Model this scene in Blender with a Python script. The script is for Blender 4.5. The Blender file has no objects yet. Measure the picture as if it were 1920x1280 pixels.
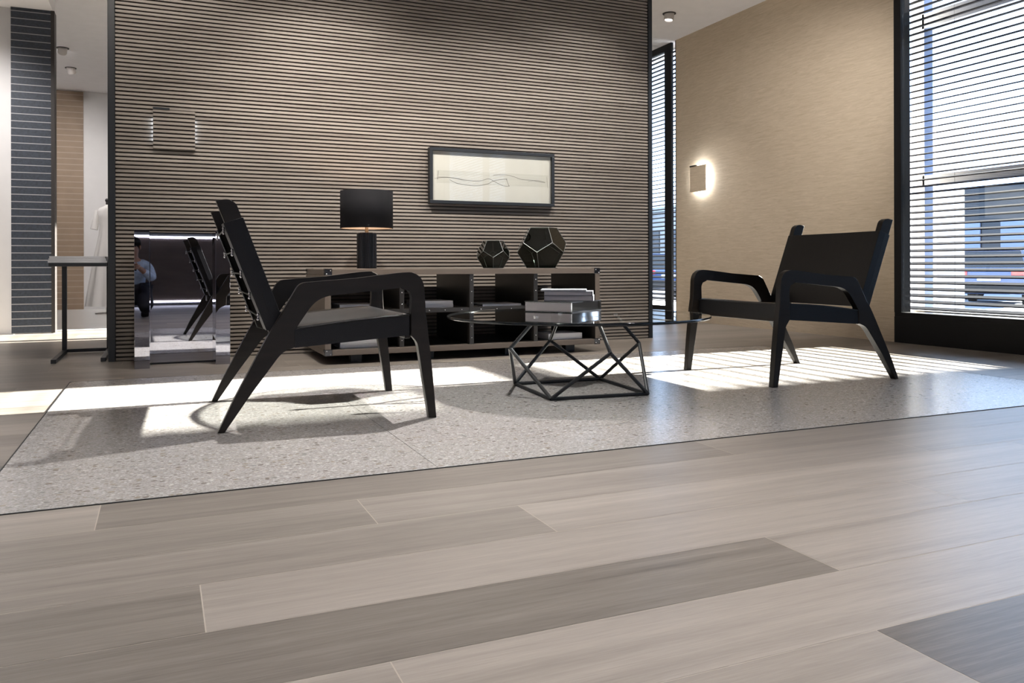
import bpy, bmesh, math, random
from mathutils import Vector, Matrix, Euler
random.seed(7)
C = bpy.context.scene
COL = C.collection
PI = math.pi

# ------------------------------------------------------------------ camera
TH = math.atan2(660, 1518)
cam_d = bpy.data.cameras.new('camera')
cam = bpy.data.objects.new('camera', cam_d); COL.objects.link(cam)
cam_d.sensor_width = 36.0; cam_d.lens = 1518 / 1920 * 36
cam_d.shift_y = -140 / 1920; cam_d.clip_start = 0.02; cam_d.clip_end = 500
cam.matrix_world = (Matrix.Translation((0, 0, 0.6)) @ Matrix.Rotation(-TH, 4, 'Z')
                    @ Matrix.Rotation(PI / 2, 4, 'X') @ Matrix.Rotation(math.radians(-0.15), 4, 'Z'))
C.camera = cam

# ------------------------------------------------------------------ world, sun, exposure
w = bpy.data.worlds.new('sky'); C.world = w; w.use_nodes = True
bg = w.node_tree.nodes['Background']
bg.inputs[0].default_value = (0.50, 0.68, 1.0, 1); bg.inputs[1].default_value = 2.9
sd = bpy.data.lights.new('sun', 'SUN'); sd.energy = 58; sd.angle = math.radians(0.6); sd.color = (1.0, 0.95, 0.87)
sun = bpy.data.objects.new('sun', sd); COL.objects.link(sun)
sun.location = (30, 4, 12)
sun.rotation_euler = Vector((-1, -0.003, -0.325)).to_track_quat('-Z', 'Y').to_euler()
vs = C.view_settings
C.display_settings.display_device = 'sRGB'
vs.view_transform = 'Standard'; vs.look = 'None'; vs.gamma = 1; vs.use_curve_mapping = False
vs.exposure = 1.15
C.cycles.max_bounces = 10; C.cycles.transparent_max_bounces = 24
C.cycles.diffuse_bounces = 5; C.cycles.glossy_bounces = 5
C.cycles.sample_clamp_indirect = 6
C.cycles.use_denoising = True
C.cycles.caustics_reflective = False; C.cycles.caustics_refractive = False

# ------------------------------------------------------------------ materials
def new_mat(name):
    m = bpy.data.materials.new(name); m.use_nodes = True
    return m, m.node_tree.nodes, m.node_tree.links, m.node_tree.nodes['Principled BSDF']
def plain(name, col, rough=0.5, metal=0.0, spec=0.5, bump=0.0, bscale=60, var=0.0, vscale=(8, 8, 8), coat=0.0):
    m, N, L, P = new_mat(name)
    P.inputs['Base Color'].default_value = (*col, 1); P.inputs['Roughness'].default_value = rough
    P.inputs['Metallic'].default_value = metal; P.inputs['Specular IOR Level'].default_value = spec
    P.inputs['Coat Weight'].default_value = coat
    tc = N.new('ShaderNodeTexCoord')
    if var > 0:
        mp = N.new('ShaderNodeMapping'); mp.inputs['Scale'].default_value = vscale
        L.new(tc.outputs['Object'], mp.inputs[0])
        nz = N.new('ShaderNodeTexNoise'); nz.inputs['Scale'].default_value = 1; nz.inputs['Detail'].default_value = 5
        L.new(mp.outputs[0], nz.inputs['Vector'])
        cr = N.new('ShaderNodeValToRGB')
        cr.color_ramp.elements[0].position = 0.3; cr.color_ramp.elements[1].position = 0.7
        cr.color_ramp.elements[0].color = (*[c * (1 - var) for c in col], 1)
        cr.color_ramp.elements[1].color = (*[min(1, c * (1 + var)) for c in col], 1)
        L.new(nz.outputs[0], cr.inputs[0]); L.new(cr.outputs[0], P.inputs['Base Color'])
    if bump > 0:
        nb = N.new('ShaderNodeTexNoise'); nb.inputs['Scale'].default_value = bscale; nb.inputs['Detail'].default_value = 3
        L.new(tc.outputs['Object'], nb.inputs['Vector'])
        b = N.new('ShaderNodeBump'); b.inputs['Strength'].default_value = bump; b.inputs['Distance'].default_value = 0.004
        L.new(nb.outputs[0], b.inputs['Height']); L.new(b.outputs[0], P.inputs['Normal'])
    return m
def emit(name, col, strength):
    m = bpy.data.materials.new(name); m.use_nodes = True
    N = m.node_tree.nodes; N.clear()
    e = N.new('ShaderNodeEmission'); e.inputs[0].default_value = (*col, 1); e.inputs[1].default_value = strength
    o = N.new('ShaderNodeOutputMaterial'); m.node_tree.links.new(e.outputs[0], o.inputs[0])
    return m
def glass(name, tint, ior=1.5, rough=0.0, refl=(1, 1, 1), thin=True):
    m = bpy.data.materials.new(name); m.use_nodes = True
    N = m.node_tree.nodes; L = m.node_tree.links; N.clear()
    t = N.new('ShaderNodeBsdfTransparent'); t.inputs[0].default_value = (*tint, 1)
    g = N.new('ShaderNodeBsdfGlossy'); g.inputs['Roughness'].default_value = rough; g.inputs[0].default_value = (*refl, 1)
    lw = N.new('ShaderNodeLayerWeight'); lw.inputs[0].default_value = 0.5
    f0 = ((ior - 1) / (ior + 1)) ** 2 * (2 if thin else 1)
    pw = N.new('ShaderNodeMath'); pw.operation = 'POWER'; pw.inputs[1].default_value = 5.0
    L.new(lw.outputs['Facing'], pw.inputs[0])
    fr = N.new('ShaderNodeMath'); fr.operation = 'MULTIPLY_ADD'; fr.inputs[1].default_value = 1 - f0; fr.inputs[2].default_value = f0
    L.new(pw.outputs[0], fr.inputs[0])
    mx = N.new('ShaderNodeMixShader'); o = N.new('ShaderNodeOutputMaterial')
    L.new(fr.outputs[0], mx.inputs[0]); L.new(t.outputs[0], mx.inputs[1]); L.new(g.outputs[0], mx.inputs[2])
    L.new(mx.outputs[0], o.inputs[0])
    return m

def wood_mat(name, dark, light, rough, streak=(1.2, 30, 30), attr=None, spec=0.5, bump=0.15, tonal=0.35):
    """grain runs along local X; optional per-face attribute 'tone' picks plank shade"""
    m, N, L, P = new_mat(name)
    tc = N.new('ShaderNodeTexCoord'); mp = N.new('ShaderNodeMapping'); mp.inputs['Scale'].default_value = streak
    L.new(tc.outputs['Object'], mp.inputs[0])
    vec = mp.outputs[0]
    if attr:
        at = N.new('ShaderNodeAttribute'); at.attribute_name = 'seed'
        ad = N.new('ShaderNodeVectorMath'); ad.operation = 'ADD'
        cx = N.new('ShaderNodeCombineXYZ')
        mu = N.new('ShaderNodeMath'); mu.operation = 'MULTIPLY'; mu.inputs[1].default_value = 37.0
        L.new(at.outputs['Fac'], mu.inputs[0]); L.new(mu.outputs[0], cx.inputs[0]); L.new(mu.outputs[0], cx.inputs[2])
        L.new(vec, ad.inputs[0]); L.new(cx.outputs[0], ad.inputs[1]); vec = ad.outputs[0]
    n1 = N.new('ShaderNodeTexNoise'); n1.inputs['Scale'].default_value = 1.0; n1.inputs['Detail'].default_value = 8
    n1.inputs['Roughness'].default_value = 0.65; n1.inputs['Distortion'].default_value = 0.6
    L.new(vec, n1.inputs['Vector'])
    n2 = N.new('ShaderNodeTexNoise'); n2.inputs['Scale'].default_value = 0.28; n2.inputs['Detail'].default_value = 3
    n2.inputs['Distortion'].default_value = 1.5
    L.new(vec, n2.inputs['Vector'])
    a = N.new('ShaderNodeMath'); a.operation = 'MULTIPLY_ADD'; a.inputs[1].default_value = tonal; 
    s1 = N.new('ShaderNodeMath'); s1.operation = 'SUBTRACT'; s1.inputs[1].default_value = 0.5
    L.new(n1.outputs[0], s1.inputs[0]); L.new(s1.outputs[0], a.inputs[0])
    if attr:
        at2 = N.new('ShaderNodeAttribute'); at2.attribute_name = 'tone'; L.new(at2.outputs['Fac'], a.inputs[2])
    else:
        a.inputs[2].default_value = 0.5
    b = N.new('ShaderNodeMath'); b.operation = 'MULTIPLY_ADD'; b.inputs[1].default_value = tonal * 0.9
    s2 = N.new('ShaderNodeMath'); s2.operation = 'SUBTRACT'; s2.inputs[1].default_value = 0.5
    L.new(n2.outputs[0], s2.inputs[0]); L.new(s2.outputs[0], b.inputs[0]); L.new(a.outputs[0], b.inputs[2])
    if attr:
        m3 = N.new('ShaderNodeMapping'); m3.inputs['Scale'].default_value = (14, 330, 1); L.new(tc.outputs['Object'], m3.inputs[0])
        n3 = N.new('ShaderNodeTexNoise'); n3.inputs['Scale'].default_value = 1; n3.inputs['Detail'].default_value = 3; L.new(m3.outputs[0], n3.inputs['Vector'])
        s3 = N.new('ShaderNodeMath'); s3.operation = 'SUBTRACT'; s3.inputs[1].default_value = 0.5; L.new(n3.outputs[0], s3.inputs[0])
        a3 = N.new('ShaderNodeMath'); a3.operation = 'MULTIPLY_ADD'; a3.inputs[1].default_value = 0.42
        L.new(s3.outputs[0], a3.inputs[0]); L.new(b.outputs[0], a3.inputs[2])
        wv = N.new('ShaderNodeTexWave'); wv.wave_type = 'BANDS'; wv.bands_direction = 'Y'
        wv.inputs['Scale'].default_value = 0.09; wv.inputs['Distortion'].default_value = 9; wv.inputs['Detail'].default_value = 3; wv.inputs['Detail Scale'].default_value = 0.35
        L.new(vec, wv.inputs['Vector'])
        s4 = N.new('ShaderNodeMath'); s4.operation = 'SUBTRACT'; s4.inputs[1].default_value = 0.5; L.new(wv.outputs['Fac'], s4.inputs[0])
        a4 = N.new('ShaderNodeMath'); a4.operation = 'MULTIPLY_ADD'; a4.inputs[1].default_value = 0.045
        L.new(s4.outputs[0], a4.inputs[0]); L.new(a3.outputs[0], a4.inputs[2]); b = a4
    cr = N.new('ShaderNodeValToRGB'); cr.color_ramp.elements[0].color = (*dark, 1); cr.color_ramp.elements[1].color = (*light, 1)
    L.new(b.outputs[0], cr.inputs[0]); L.new(cr.outputs[0], P.inputs['Base Color'])
    P.inputs['Roughness'].default_value = rough; P.inputs['Specular IOR Level'].default_value = spec
    bp = N.new('ShaderNodeBump'); bp.inputs['Strength'].default_value = bump; bp.inputs['Distance'].default_value = 0.002
    L.new(n1.outputs[0], bp.inputs['Height']); L.new(bp.outputs[0], P.inputs['Normal'])
    return m

def terrazzo_mat():
    m, N, L, P = new_mat('terrazzo')
    tc = N.new('ShaderNodeTexCoord')
    def chips(scale, thr, cols, base_socket, seed):
        mp = N.new('ShaderNodeMapping'); mp.inputs['Location'].default_value = (seed, seed * 2, seed * 3)
        mp.inputs['Scale'].default_value = (1, 1.5, 1)
        L.new(tc.outputs['Object'], mp.inputs[0])
        v = N.new('ShaderNodeTexVoronoi'); v.inputs['Scale'].default_value = scale; v.voronoi_dimensions = '3D'
        v.inputs['Randomness'].default_value = 1.0
        L.new(mp.outputs[0], v.inputs['Vector'])
        sp = N.new('ShaderNodeSeparateColor'); L.new(v.outputs['Color'], sp.inputs[0])
        g = N.new('ShaderNodeMath'); g.operation = 'GREATER_THAN'; g.inputs[1].default_value = thr
        L.new(sp.outputs[0], g.inputs[0])
        d = N.new('ShaderNodeMath'); d.operation = 'LESS_THAN'; d.inputs[1].default_value = 0.42
        L.new(v.outputs['Distance'], d.inputs[0])
        mm = N.new('ShaderNodeMath'); mm.operation = 'MULTIPLY'; L.new(g.outputs[0], mm.inputs[0]); L.new(d.outputs[0], mm.inputs[1])
        cr = N.new('ShaderNodeValToRGB'); cr.color_ramp.interpolation = 'CONSTANT'
        els = cr.color_ramp.elements
        while len(els) < len(cols): els.new(0.5)
        for i, c in enumerate(cols):
            els[i].position = i / len(cols); els[i].color = (*c, 1)
        L.new(sp.outputs[1], cr.inputs[0])
        mx = N.new('ShaderNodeMix'); mx.data_type = 'RGBA'
        L.new(mm.outputs[0], mx.inputs['Factor']); L.new(base_socket, mx.inputs[6]); L.new(cr.outputs[0], mx.inputs[7])
        return mx.outputs[2]
    nz = N.new('ShaderNodeTexNoise'); nz.inputs['Scale'].default_value = 160; nz.inputs['Detail'].default_value = 3
    L.new(tc.outputs['Object'], nz.inputs['Vector'])
    cr = N.new('ShaderNodeValToRGB'); cr.color_ramp.elements[0].position = 0.35; cr.color_ramp.elements[1].position = 0.65
    cr.color_ramp.elements[0].color = (0.36, 0.34, 0.33, 1); cr.color_ramp.elements[1].color = (0.50, 0.48, 0.465, 1)
    L.new(nz.outputs[0], cr.inputs[0])
    s = chips(150, 0.55, [(0.62, 0.6, 0.58), (0.30, 0.27, 0.25), (0.5, 0.46, 0.42), (0.38, 0.36, 0.34)], cr.outputs[0], 1.3)
    s = chips(85, 0.62, [(0.26, 0.225, 0.20), (0.66, 0.645, 0.62), (0.42, 0.38, 0.34), (0.34, 0.31, 0.29)], s, 4.1)
    s = chips(48, 0.80, [(0.21, 0.18, 0.16), (0.60, 0.57, 0.53), (0.33, 0.28, 0.23), (0.28, 0.27, 0.26)], s, 9.7)
    hv = N.new('ShaderNodeHueSaturation'); hv.inputs['Value'].default_value = 0.80; L.new(s, hv.inputs['Color'])
    L.new(hv.outputs[0], P.inputs['Base Color'])
    P.inputs['Roughness'].default_value = 0.25; P.inputs['Specular IOR Level'].default_value = 0.45
    return m

def fibre_mat(name, dark, light):
    m, N, L, P = new_mat(name)
    tc = N.new('ShaderNodeTexCoord'); mp = N.new('ShaderNodeMapping'); mp.inputs['Scale'].default_value = (6, 6, 70)
    L.new(tc.outputs['Object'], mp.inputs[0])
    n1 = N.new('ShaderNodeTexNoise'); n1.inputs['Scale'].default_value = 1; n1.inputs['Detail'].default_value = 7
    n1.inputs['Roughness'].default_value = 0.7; n1.inputs['Distortion'].default_value = 1.0
    L.new(mp.outputs[0], n1.inputs['Vector'])
    cr = N.new('ShaderNodeValToRGB'); cr.color_ramp.elements[0].position = 0.3; cr.color_ramp.elements[1].position = 0.7
    cr.color_ramp.elements[0].color = (*dark, 1); cr.color_ramp.elements[1].color = (*light, 1)
    L.new(n1.outputs[0], cr.inputs[0]); L.new(cr.outputs[0], P.inputs['Base Color'])
    P.inputs['Roughness'].default_value = 0.85; P.inputs['Specular IOR Level'].default_value = 0.2
    return m

M = {}
M['planks'] = wood_mat('plank_wood', (0.115, 0.100, 0.087), (0.43, 0.385, 0.34), 0.36, (1.7, 48, 48), attr=True, spec=0.5, bump=0.08, tonal=0.55)
M['grout'] = plain('grout', (0.50, 0.45, 0.39), 0.7)
M['terrazzo'] = terrazzo_mat()
M['slat'] = wood_mat('slat_wood', (0.13, 0.108, 0.092), (0.355, 0.318, 0.28), 0.6, (1.8, 38, 38), spec=0.3, bump=0.1, tonal=1.0)
M['slat_back'] = plain('slat_backing', (0.072, 0.060, 0.050), 0.8)
M['black_metal'] = plain('black_metal', (0.012, 0.014, 0.017), 0.4, 0.0, 0.5)
M['frame_black'] = plain('window_frame_black', (0.005, 0.005, 0.006), 0.5, spec=0.3)
M['blind'] = plain('blind_slat', (0.003, 0.0045, 0.010), 0.8, spec=0.05)
M['beige'] = fibre_mat('grasscloth', (0.50, 0.41, 0.295), (0.66, 0.56, 0.43))
M['white_wall'] = plain('white_paint', (0.70, 0.69, 0.69), 0.8, var=0.02)
M['ceiling'] = plain('ceiling_paint', (0.90, 0.885, 0.90), 0.9, var=0.02)
M['rear_wall'] = plain('rear_panel', (0.16, 0.12, 0.10), 0.5, var=0.15, vscale=(2, 2, 8))
M['chair_wood'] = wood_mat('dark_stained_wood', (0.003, 0.0022, 0.0018), (0.019, 0.014, 0.0105), 0.36, (4, 40, 40), spec=0.32, bump=0.25, tonal=0.8)
M['leather'] = plain('black_leather', (0.0045, 0.0045, 0.0055), 0.34, spec=0.35, bump=0.25, bscale=260)
M['chrome'] = plain('chrome', (0.85, 0.85, 0.87), 0.12, 1.0)
M['steel_clear'] = plain('buckle_steel', (0.55, 0.55, 0.6), 0.2, 1.0)
M['cord'] = plain('black_cord', (0.01, 0.01, 0.01), 0.6)
M['console'] = plain('console_taupe', (0.135, 0.108, 0.088), 0.38, var=0.05, vscale=(2, 30, 30))
M['console_dark'] = plain('console_dark_interior', (0.016, 0.014, 0.013), 0.35)
M['black_chrome'] = plain('black_chrome', (0.05, 0.05, 0.055), 0.15, 0.8)
M['smoke_mirror'] = plain('smoked_mirror', (0.36, 0.36, 0.40), 0.012, 1.0)
M['shade'] = plain('black_lamp_shade', (0.006, 0.006, 0.008), 0.8, spec=0.2)
M['shade_in'] = plain('lamp_shade_lining', (0.25, 0.2, 0.15), 0.6)
M['lamp_base'] = plain('ribbed_black_ceramic', (0.012, 0.012, 0.014), 0.25)
M['brass'] = plain('dull_brass', (0.45, 0.36, 0.25), 0.3, 1.0)
M['table_glass'] = glass('smoked_table_glass', (0.60, 0.62, 0.62), 1.55)
M['table_edge'] = plain('dark_glass_edge', (0.004, 0.007, 0.010), 0.1)
M['vase_glass'] = glass('dark_green_glass', (0.11, 0.135, 0.12), 1.3)
M['seam'] = plain('vase_seam', (0.20, 0.22, 0.22), 0.3, 0.6)
M['paper'] = plain('book_pages', (0.74, 0.70, 0.73), 0.8, var=0.08, vscale=(4, 4, 420))
M['paper_white'] = plain('white_pages', (0.86, 0.85, 0.86), 0.7, var=0.06, vscale=(4, 4, 300))
M['cover_black'] = plain('glossy_black_cover', (0.012, 0.013, 0.016), 0.08)
M['foil'] = plain('silver_foil_spine', (0.78, 0.80, 0.84), 0.06, 1.0)
M['cover_grey'] = plain('grey_cover', (0.20, 0.20, 0.23), 0.3)
M['cover_print'] = plain('printed_cover', (0.42, 0.46, 0.5), 0.25, var=0.5, vscale=(9, 9, 9))
M['art_paper'] = plain('art_paper', (0.49, 0.49, 0.462), 0.8, var=0.02)
M['art_tint'] = plain('art_paper_shaded', (0.44, 0.44, 0.41), 0.8, var=0.06, vscale=(4, 4, 60))
M['pencil'] = plain('pencil_line', (0.05, 0.047, 0.04), 0.8)
M['clear_glass'] = glass('clear_glass', (0.97, 0.985, 0.98), 1.45)
M['pic_glass'] = glass('picture_glass', (0.98, 0.98, 0.97), 1.18)
M['blue_board'] = plain('slate_blue_board', (0.034, 0.043, 0.060), 0.6, bump=0.0, var=0.25, vscale=(60, 60, 60))
M['board_gap'] = plain('pale_joint', (0.42, 0.42, 0.43), 0.6)
M['tan_board'] = plain('tan_board', (0.27, 0.195, 0.135), 0.6, var=0.08)
M['tan_gap'] = plain('tan_joint', (0.45, 0.36, 0.28), 0.6)
M['panel_edge'] = plain('panel_edge_brown', (0.035, 0.03, 0.028), 0.5)
M['sample_grey'] = plain('grey_sample', (0.52, 0.53, 0.56), 0.4, var=0.1)
M['dress'] = plain('white_cloth', (0.74, 0.72, 0.71), 0.9)
M['knob'] = plain('dark_knob', (0.03, 0.025, 0.03), 0.4)
M['platform'] = plain('white_platform', (0.68, 0.67, 0.66), 0.25)
M['led'] = emit('led_strip', (0.82, 0.85, 1.0), 9)
M['sconce'] = emit('sconce_led', (0.88, 0.93, 1.0), 22)
M['sconce_dim'] = emit('sconce_led_dim', (0.72, 0.85, 1.0), 7)
M['spot_lens'] = emit('spot_lens', (1.0, 0.96, 0.92), 12)
M['spot_body'] = plain('spot_body_white', (0.62, 0.58, 0.56), 0.5)
M['spot_ring'] = plain('spot_ring_dark', (0.05, 0.045, 0.045), 0.5)
M['bulb'] = emit('lamp_bulb', (1.0, 0.66, 0.42), 5)
M['asphalt'] = plain('street_asphalt', (0.16, 0.18, 0.21), 0.8, var=0.1)
M['road_paint'] = plain('road_paint', (0.8, 0.8, 0.8), 0.6)
M['pavement'] = plain('pavement_stone', (0.62, 0.62, 0.62), 0.7)
M['ext_steel'] = plain('exterior_grey_steel', (0.17, 0.21, 0.30), 0.5)
M['ext_white'] = plain('exterior_white_render', (0.8, 0.8, 0.8), 0.8)
M['ext_grey'] = plain('exterior_grey_stone', (0.30, 0.30, 0.29), 0.8, var=0.15, vscale=(0.8, 0.8, 0.8))
M['ext_dark'] = plain('exterior_dark_glass', (0.008, 0.011, 0.016), 0.3)
M['car_navy'] = plain('car_paint_navy', (0.02, 0.045, 0.13), 0.25, 0.1, coat=1.0)
M['car_white'] = plain('car_paint_white', (0.75, 0.75, 0.76), 0.25, coat=1.0)
M['car_glass'] = plain('car_glass', (0.01, 0.012, 0.015), 0.05)
M['tyre'] = plain('tyre_rubber', (0.012, 0.012, 0.012), 0.8)
M['tail'] = plain('tail_light_red', (0.6, 0.03, 0.04), 0.2)
M['plate'] = plain('number_plate', (0.75, 0.76, 0.8), 0.4)
M['skin'] = plain('skin', (0.42, 0.24, 0.17), 0.5)
M['hair'] = plain('dark_hair', (0.012, 0.009, 0.008), 0.5)
M['shirt'] = plain('light_blue_shirt', (0.50, 0.62, 0.80), 0.8, var=0.2, vscale=(20, 20, 20))
M['trousers'] = plain('dark_trousers', (0.012, 0.012, 0.02), 0.8)

# ------------------------------------------------------------------ helpers
def link(name, me, mat=None, parent=None, smooth=False):
    o = bpy.data.objects.new(name, me); COL.objects.link(o)
    if mat is not None:
        for mm in (mat if isinstance(mat, (list, tuple)) else [mat]): me.materials.append(mm)
    if parent: o.parent = parent
    if smooth:
        for p in me.polygons: p.use_smooth = True
    return o
def obj(name, bm, mat=None, parent=None, smooth=False):
    me = bpy.data.meshes.new(name)
    bmesh.ops.recalc_face_normals(bm, faces=bm.faces)
    bm.to_mesh(me); bm.free()
    return link(name, me, mat, parent, smooth)
def tag(o, label=None, cat=None, group=None, kind=None):
    if label: o['label'] = label
    if cat: o['category'] = cat
    if group: o['group'] = group
    if kind: o['kind'] = kind
    return o
def empty(name, loc=(0, 0, 0), rz=0):
    o = bpy.data.objects.new(name, None); COL.objects.link(o)
    o.location = loc; o.rotation_euler = (0, 0, rz); o.empty_display_size = 0.05
    return o
def copy_tree(o, parent=None):
    c = o.copy(); COL.objects.link(c); c.parent = parent
    for ch in list(o.children): copy_tree(ch, c)
    return c
def box(bm, x0, x1, y0, y1, z0, z1, bev=0.0, mi=0, mtx=None):
    v = [bm.verts.new(p) for p in ((x0, y0, z0), (x1, y0, z0), (x1, y1, z0), (x0, y1, z0),
                                   (x0, y0, z1), (x1, y0, z1), (x1, y1, z1), (x0, y1, z1))]
    if mtx is not None:
        for q in v: q.co = mtx @ q.co
    fs = [bm.faces.new([v[i] for i in f]) for f in ((0, 3, 2, 1), (4, 5, 6, 7), (0, 1, 5, 4), (1, 2, 6, 5), (2, 3, 7, 6), (3, 0, 4, 7))]
    for f in fs: f.material_index = mi
    if bev > 0:
        es = list({e for f in fs for e in f.edges})
        r = bmesh.ops.bevel(bm, geom=es, offset=bev, segments=2, affect='EDGES', profile=0.5)
        for f in r['faces']: f.material_index = mi
def bobj(name, dims, mat, parent=None, bev=0.0, mtx=None):
    bm = bmesh.new(); box(bm, *dims, bev=bev, mtx=mtx); return obj(name, bm, mat, parent)
def cyl(bm, p0, p1, r0, r1=None, seg=16, caps=True):
    p0 = Vector(p0); p1 = Vector(p1); r1 = r0 if r1 is None else r1
    d = (p1 - p0).normalized()
    a = d.orthogonal().normalized(); b = d.cross(a)
    A = [bm.verts.new(p0 + r0 * (math.cos(t) * a + math.sin(t) * b)) for t in [2 * PI * i / seg for i in range(seg)]]
    B = [bm.verts.new(p1 + r1 * (math.cos(t) * a + math.sin(t) * b)) for t in [2 * PI * i / seg for i in range(seg)]]
    for i in range(seg):
        j = (i + 1) % seg; bm.faces.new((A[i], A[j], B[j], B[i]))
    if caps: bm.faces.new(A[::-1]); bm.faces.new(B)
def bar(bm, p0, p1, wd, seg=4):
    cyl(bm, p0, p1, wd, seg=seg)
def lathe(bm, prof, seg=48, mi=0):
    rings = []
    for r, z in prof:
        rings.append([bm.verts.new((r * math.cos(2 * PI * i / seg), r * math.sin(2 * PI * i / seg), z)) for i in range(seg)])
    for k in range(len(rings) - 1):
        for i in range(seg):
            j = (i + 1) % seg
            f = bm.faces.new((rings[k][i], rings[k][j], rings[k + 1][j], rings[k + 1][i])); f.material_index = mi; f.smooth = True
    return rings
def sphere(bm, c, r, sub=2, sc=(1, 1, 1)):
    g = bmesh.ops.create_icosphere(bm, subdivisions=sub, radius=r)
    for v in g['verts']:
        v.co = Vector((v.co.x * sc[0], v.co.y * sc[1], v.co.z * sc[2])) + Vector(c)
def rounded(pts, rads, n=5):
    """fillet selected corners of a 2-D polygon"""
    out = []
    L = len(pts)
    for i in range(L):
        p = Vector(pts[i]); r = rads.get(i, 0)
        if r <= 0: out.append(tuple(p)); continue
        a = Vector(pts[i - 1]); b = Vector(pts[(i + 1) % L])
        d0 = (a - p); d1 = (b - p)
        r0 = min(r, d0.length * 0.49); r1 = min(r, d1.length * 0.49)
        s = p + d0.normalized() * r0; e = p + d1.normalized() * r1
        for k in range(n + 1):
            t = k / n
            q = s * (1 - t) ** 2 + p * 2 * t * (1 - t) + e * t * t
            out.append(tuple(q))
    return out
def prism(pts, y0, y1, bev=0.004, nobev=()):
    """extrude an x-z polygon along y; edges whose both ends lie on a cut line (nobev points) stay sharp"""
    bm = bmesh.new()
    A = [bm.verts.new((x, y0, z)) for x, z in pts]; B = [bm.verts.new((x, y1, z)) for x, z in pts]
    n = len(pts)
    fa = bm.faces.new(A); fb = bm.faces.new(B[::-1])
    side = []
    for i in range(n):
        j = (i + 1) % n; side.append(bm.faces.new((A[i], B[i], B[j], A[j])))
    if bev > 0:
        def cut(v): return any(abs(v.co.x - q[0]) < 1e-5 and abs(v.co.z - q[1]) < 1e-5 for q in nobev)
        es = [e for e in bm.edges if (e in fa.edges or e in fb.edges) or False]
        es = [e for e in (list(fa.edges) + list(fb.edges)) if not (cut(e.verts[0]) and cut(e.verts[1]))]
        bmesh.ops.bevel(bm, geom=es, offset=bev, segments=2, affect='EDGES', profile=0.5)
    return bm

# ------------------------------------------------------------------ floor
FZ = 0.002   # top of the terrazzo inlay
IX0, IX1, IY0, IY1 = -0.436, 4.13, 2.298, 4.82
def build_floor():
    L_, P_ = 1.82, 0.2188
    rows = {0: -0.139, 1: 0.466, 2: 0.824, 3: 0.068, 4: 1.228, 5: 0.32, 6: 1.08}
    tones = {(0, -1): .60, (0, 0): .30, (0, 1): .42, (1, -1): .36, (1, 0): .52, (1, 1): .5, (2, -1): .42, (2, 0): .66, (2, 1): .6,
             (3, -1): .30, (3, 0): .68, (3, 1): .6, (4, -1): .26, (4, 0): .66, (5, -1): .64, (5, 0): .68, (6, -1): .62, (6, 0): .05}
    bm = bmesh.new(); tone = []; seed = []
    rnd = random.Random(5)
    k = -52
    while True:
        y1 = IY0 - k * P_; y0 = y1 - P_
        if y1 < -4.2: break
        off = rows.get(k, rnd.uniform(0, L_))
        for i in range(-4, 5):
            x0 = off + i * L_; x1 = x0 + L_
            if x1 < -3.6 or x0 > 5.3: continue
            cx0 = max(x0, -3.6); cx1 = min(x1, 5.36)
            g = 0.0011
            v = [bm.verts.new(p) for p in ((cx0 + g, y0 + g, 0), (cx1 - g, y0 + g, 0), (cx1 - g, y1 - g, 0), (cx0 + g, y1 - g, 0))]
            bm.faces.new(v)
            tone.append(tones.get((k, i), rnd.choice([.25, .4, .5, .6, .68]) if y0 < IY1 else rnd.uniform(.22, .5))); seed.append(rnd.random())
        k += 1
    me = bpy.data.meshes.new('floor'); bm.to_mesh(me); bm.free()
    a = me.attributes.new('tone', 'FLOAT', 'FACE'); b = me.attributes.new('seed', 'FLOAT', 'FACE')
    for i in range(len(tone)): a.data[i].value = tone[i]; b.data[i].value = seed[i]
    fl = link('floor', me, M['planks']); tag(fl, kind='structure')
    bobj('grout', (-3.6, 5.36, -4.2, 13.6, -0.06, -0.0004), M['grout'], fl)
    # terrazzo inlay: large tiles with hair joints
    bm = bmesh.new()
    xs = [IX0 + 0.004, 0.76, 1.96, 3.16, IX1 - 0.004]; ys = [IY0 + 0.004, 2.66, 3.86, IY1 - 0.004]
    for i in range(len(xs) - 1):
        for j in range(len(ys) - 1):
            box(bm, xs[i] + .0009, xs[i + 1] - .0009, ys[j] + .0009, ys[j + 1] - .0009, 0.0002, FZ)
    obj('terrazzo_inlay', bm, M['terrazzo'], fl)
    bm = bmesh.new()
    for d in ((IX0, IX1, IY0, IY0 + .004), (IX0, IX1, IY1 - .004, IY1), (IX0, IX0 + .004, IY0, IY1), (IX1 - .004, IX1, IY0, IY1)):
        box(bm, *d, 0.0001, FZ + 0.0004)
    box(bm, IX0 + .004, IX1 - .004, IY0 + .004, IY1 - .004, 0.0001, 0.0012)
    obj('metal_edge_profile', bm, M['black_metal'], fl)
build_floor()

# ------------------------------------------------------------------ room shell
CH = 3.13
XR = 5.30
def struct(name, dims, mat, bev=0):
    o = bobj(name, dims, mat, bev=bev); return tag(o, kind='structure')
struct('ceiling', (-3.7, 5.7, -4.3, 13.7, CH, CH + 0.15), M['ceiling'])
struct('wall_left', (-3.75, -3.6, -4.3, 8.6, 0, CH), M['white_wall'])
struct('wall_rear', (-3.6, 5.3, -4.3, -4.2, 0, CH), M['rear_wall'])
struct('wall_side', (-3.6, -1.235, 8.56, 8.70, 0, CH), M['white_wall'])
struct('wall_far', (-3.6, 5.5, 13.12, 13.3, 0, CH), M['white_wall'])
struct('wall_far_left', (-3.75, -3.6, 8.70, 13.3, 0, CH), M['white_wall'])
struct('trim_1', (-3.6, -0.90, 8.1, 8.695, 2.965, CH), M['ceiling'])
struct('wall_right', (XR, XR + 0.09, 4.645, 7.575, 0, CH), M['beige'])
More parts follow.
